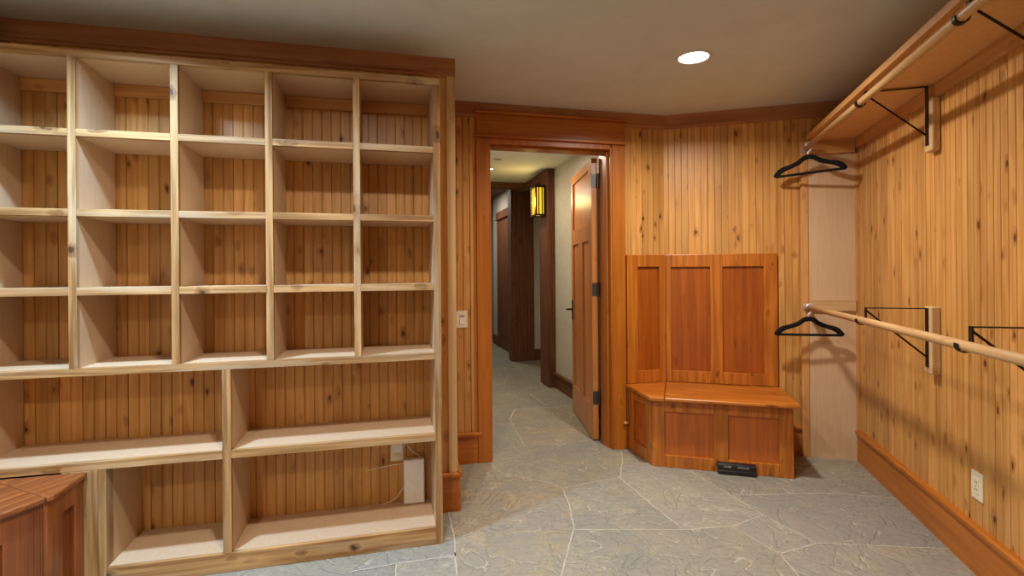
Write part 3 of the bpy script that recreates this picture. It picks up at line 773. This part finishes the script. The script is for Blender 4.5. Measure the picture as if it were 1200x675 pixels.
# ------------------------------------------------------------------ hangers
def hanger(y, zr, rot, label, tilt=0.0):
    zn = zr - 0.058                         # top of the neck
    c = Vector((RX-0.008, y, 0))
    h = thing('coat_hanger', (c.x, c.y, zn-0.13), label, 'hanger', 'black velvet hangers')
    cr, sr = math.cos(rot), math.sin(rot)
    def T(a, d, z):
        a2 = a*math.cos(tilt)-z*math.sin(tilt); z2 = a*math.sin(tilt)+z*math.cos(tilt)
        return Vector((c.x+a2*cr-d*sr, c.y+a2*sr+d*cr, zn+z2))
    out = [(0,0),(0.022,-0.003),(0.042,-0.014),(0.062,-0.030),(0.085,-0.043),(0.120,-0.055),(0.160,-0.065),(0.185,-0.078),(0.203,-0.098),(0.214,-0.114),(0.212,-0.124),(0.200,-0.132)]
    inn = [(0,-0.032),(0.018,-0.035),(0.032,-0.043),(0.050,-0.058),(0.078,-0.071),(0.112,-0.083),(0.140,-0.092),(0.156,-0.101),(0.168,-0.109),(0.170,-0.113),(0.168,-0.1155),(0.158,-0.1155)]
    O = out + [(-a, z) for a, z in out[:0:-1]]
    I = inn + [(-a, z) for a, z in inn[:0:-1]]
    n = len(O); th_ = 0.0075
    # outer/inner loops with a rounded (lens shaped) section
    mb = MB(); vs = []
    for (ao, zo), (ai, zi) in zip(O, I):
        mids = [(0.0, 0.35), (0.18, 1.0), (0.5, 1.15), (0.82, 1.0), (1.0, 0.35)]
        ring = [(ao+(ai-ao)*k, th_*d, zo+(zi-zo)*k) for k, d in mids] + [(ao+(ai-ao)*k, -th_*d, zo+(zi-zo)*k) for k, d in mids[::-1]]
        vs += [T(a, d, z) for a, d, z in ring]
    m_ = 10; fs = []
    for i in range(n):
        j = (i+1) % n
        for k in range(m_): fs.append((i*m_+k, i*m_+(k+1) % m_, j*m_+(k+1) % m_, j*m_+k))
    mb.add(vs, fs, 0, True)
    obj('body', mb, M_black, h)
    hk = MB(); pts = [T(0, 0, -0.008), T(0, 0, 0.012)]
    rr = RR+0.004
    # hook turns over the rod (rod runs along y)
    b0 = T(0, 0, 0.02); 
    for i in range(0, 12):
        a = R(-75 + i*24)
        pts.append(Vector((RX+0.0+rr*math.cos(a), y, zr+rr*math.sin(a))))
    hk.tube(pts[:2]+[Vector((RX+0.006, y, zr-rr-0.010))]+pts[3:], 0.0045, 8, flat=2.0)
    obj('hook', hk, M_steel, h)
    return h
hanger(3.86, 2.115, R(-15), 'black velvet hanger on the upper closet rod', R(2.5))
hanger(3.88, 1.035, R(4), 'black velvet hanger on the lower closet rod')

# ------------------------------------------------------------------ lamps
def downlight(x, y, power, label, r=0.078, col=(1, 0.96, 0.90), spread=160, lens=None, z=CEIL):
    d = thing('recessed_light', (x, y, z-0.004), label, 'ceiling light')
    t = MB(); t.lathe([(r+0.012, 0.003), (r+0.016, -0.0005), (r+0.014, -0.005), (r+0.003, -0.006), (r, -0.002), (r-0.002, -0.0008)], (x, y, z))
    obj('trim_ring', t, M_trimw, d)
    t = MB(); t.disc((x, y, z-0.0015), r); obj('lens', t, lens or M_lens, d)
    if power:
        L = bpy.data.lights.new('lamp', 'AREA'); L.shape = 'DISK'; L.size = r*1.7; L.energy = power; L.color = col; L.spread = R(spread)
        o = bpy.data.objects.new('lamp', L); COL.objects.link(o); o.parent = d; o.location = (0, 0, -0.006)
    return d
PW = 40.0; WARM = (0.96, 0.89, 0.80)
downlight(0.177, 2.959, PW*0.84, 'bright round recessed ceiling light above the storage bench', col=WARM)
downlight(-1.79, 1.10, PW*1.25, 'recessed ceiling light close above the left end of the shelving', col=(0.46, 0.70, 1.0), spread=140)
downlight(-0.70, 1.02, PW*0.72, 'recessed ceiling light over the middle of the room', col=WARM)
downlight(-0.75, -1.1, PW*0.95, 'added fill light set in the ceiling behind the camera', col=WARM)  # unseen fill lamp, added to lift the shelf backs and ceiling
downlight(-1.822, 5.475, 6, 'small bright recessed light in the hall ceiling beside the door casing', r=0.034, col=(1, 0.85, 0.6))
downlight(-1.593, 5.026, 0, 'unlit recessed trim ring in the hall ceiling', r=0.045, lens=plain('dim_lens', S(150,128,92), 0.6))
L = bpy.data.lights.new('hall_fill', 'AREA'); L.shape = 'DISK'; L.size = 0.12; L.energy = 15; L.color = (1, 0.87, 0.70)  # unseen bare lamp added to brighten the near hall
o = bpy.data.objects.new('hall_fill', L); COL.objects.link(o); o.location = sh(1.15, 4.6, 2.42)
L = bpy.data.lights.new('hall_fill_far', 'AREA'); L.shape = 'DISK'; L.size = 0.12; L.energy = 16; L.color = (1, 0.93, 0.82)  # second added lamp, out of view, for the far hall
o = bpy.data.objects.new('hall_fill_far', L); COL.objects.link(o); o.location = sh(1.3, 8.4, 2.60)

w = bpy.data.worlds.new('world'); sc.world = w; w.use_nodes = True
w.node_tree.nodes['Background'].inputs[0].default_value = (0.05, 0.05, 0.05, 1)
sc.view_settings.view_transform = 'Standard'; sc.view_settings.look = 'None'
sc.view_settings.exposure = 0.1; sc.view_settings.gamma = 1.0; sc.view_settings.use_curve_mapping = False
sc.cycles.max_bounces = 10; sc.cycles.diffuse_bounces = 8; sc.cycles.glossy_bounces = 4
sc.cycles.use_denoising = True; sc.cycles.sample_clamp_indirect = 6.0; sc.cycles.caustics_reflective = False; sc.cycles.caustics_refractive = False
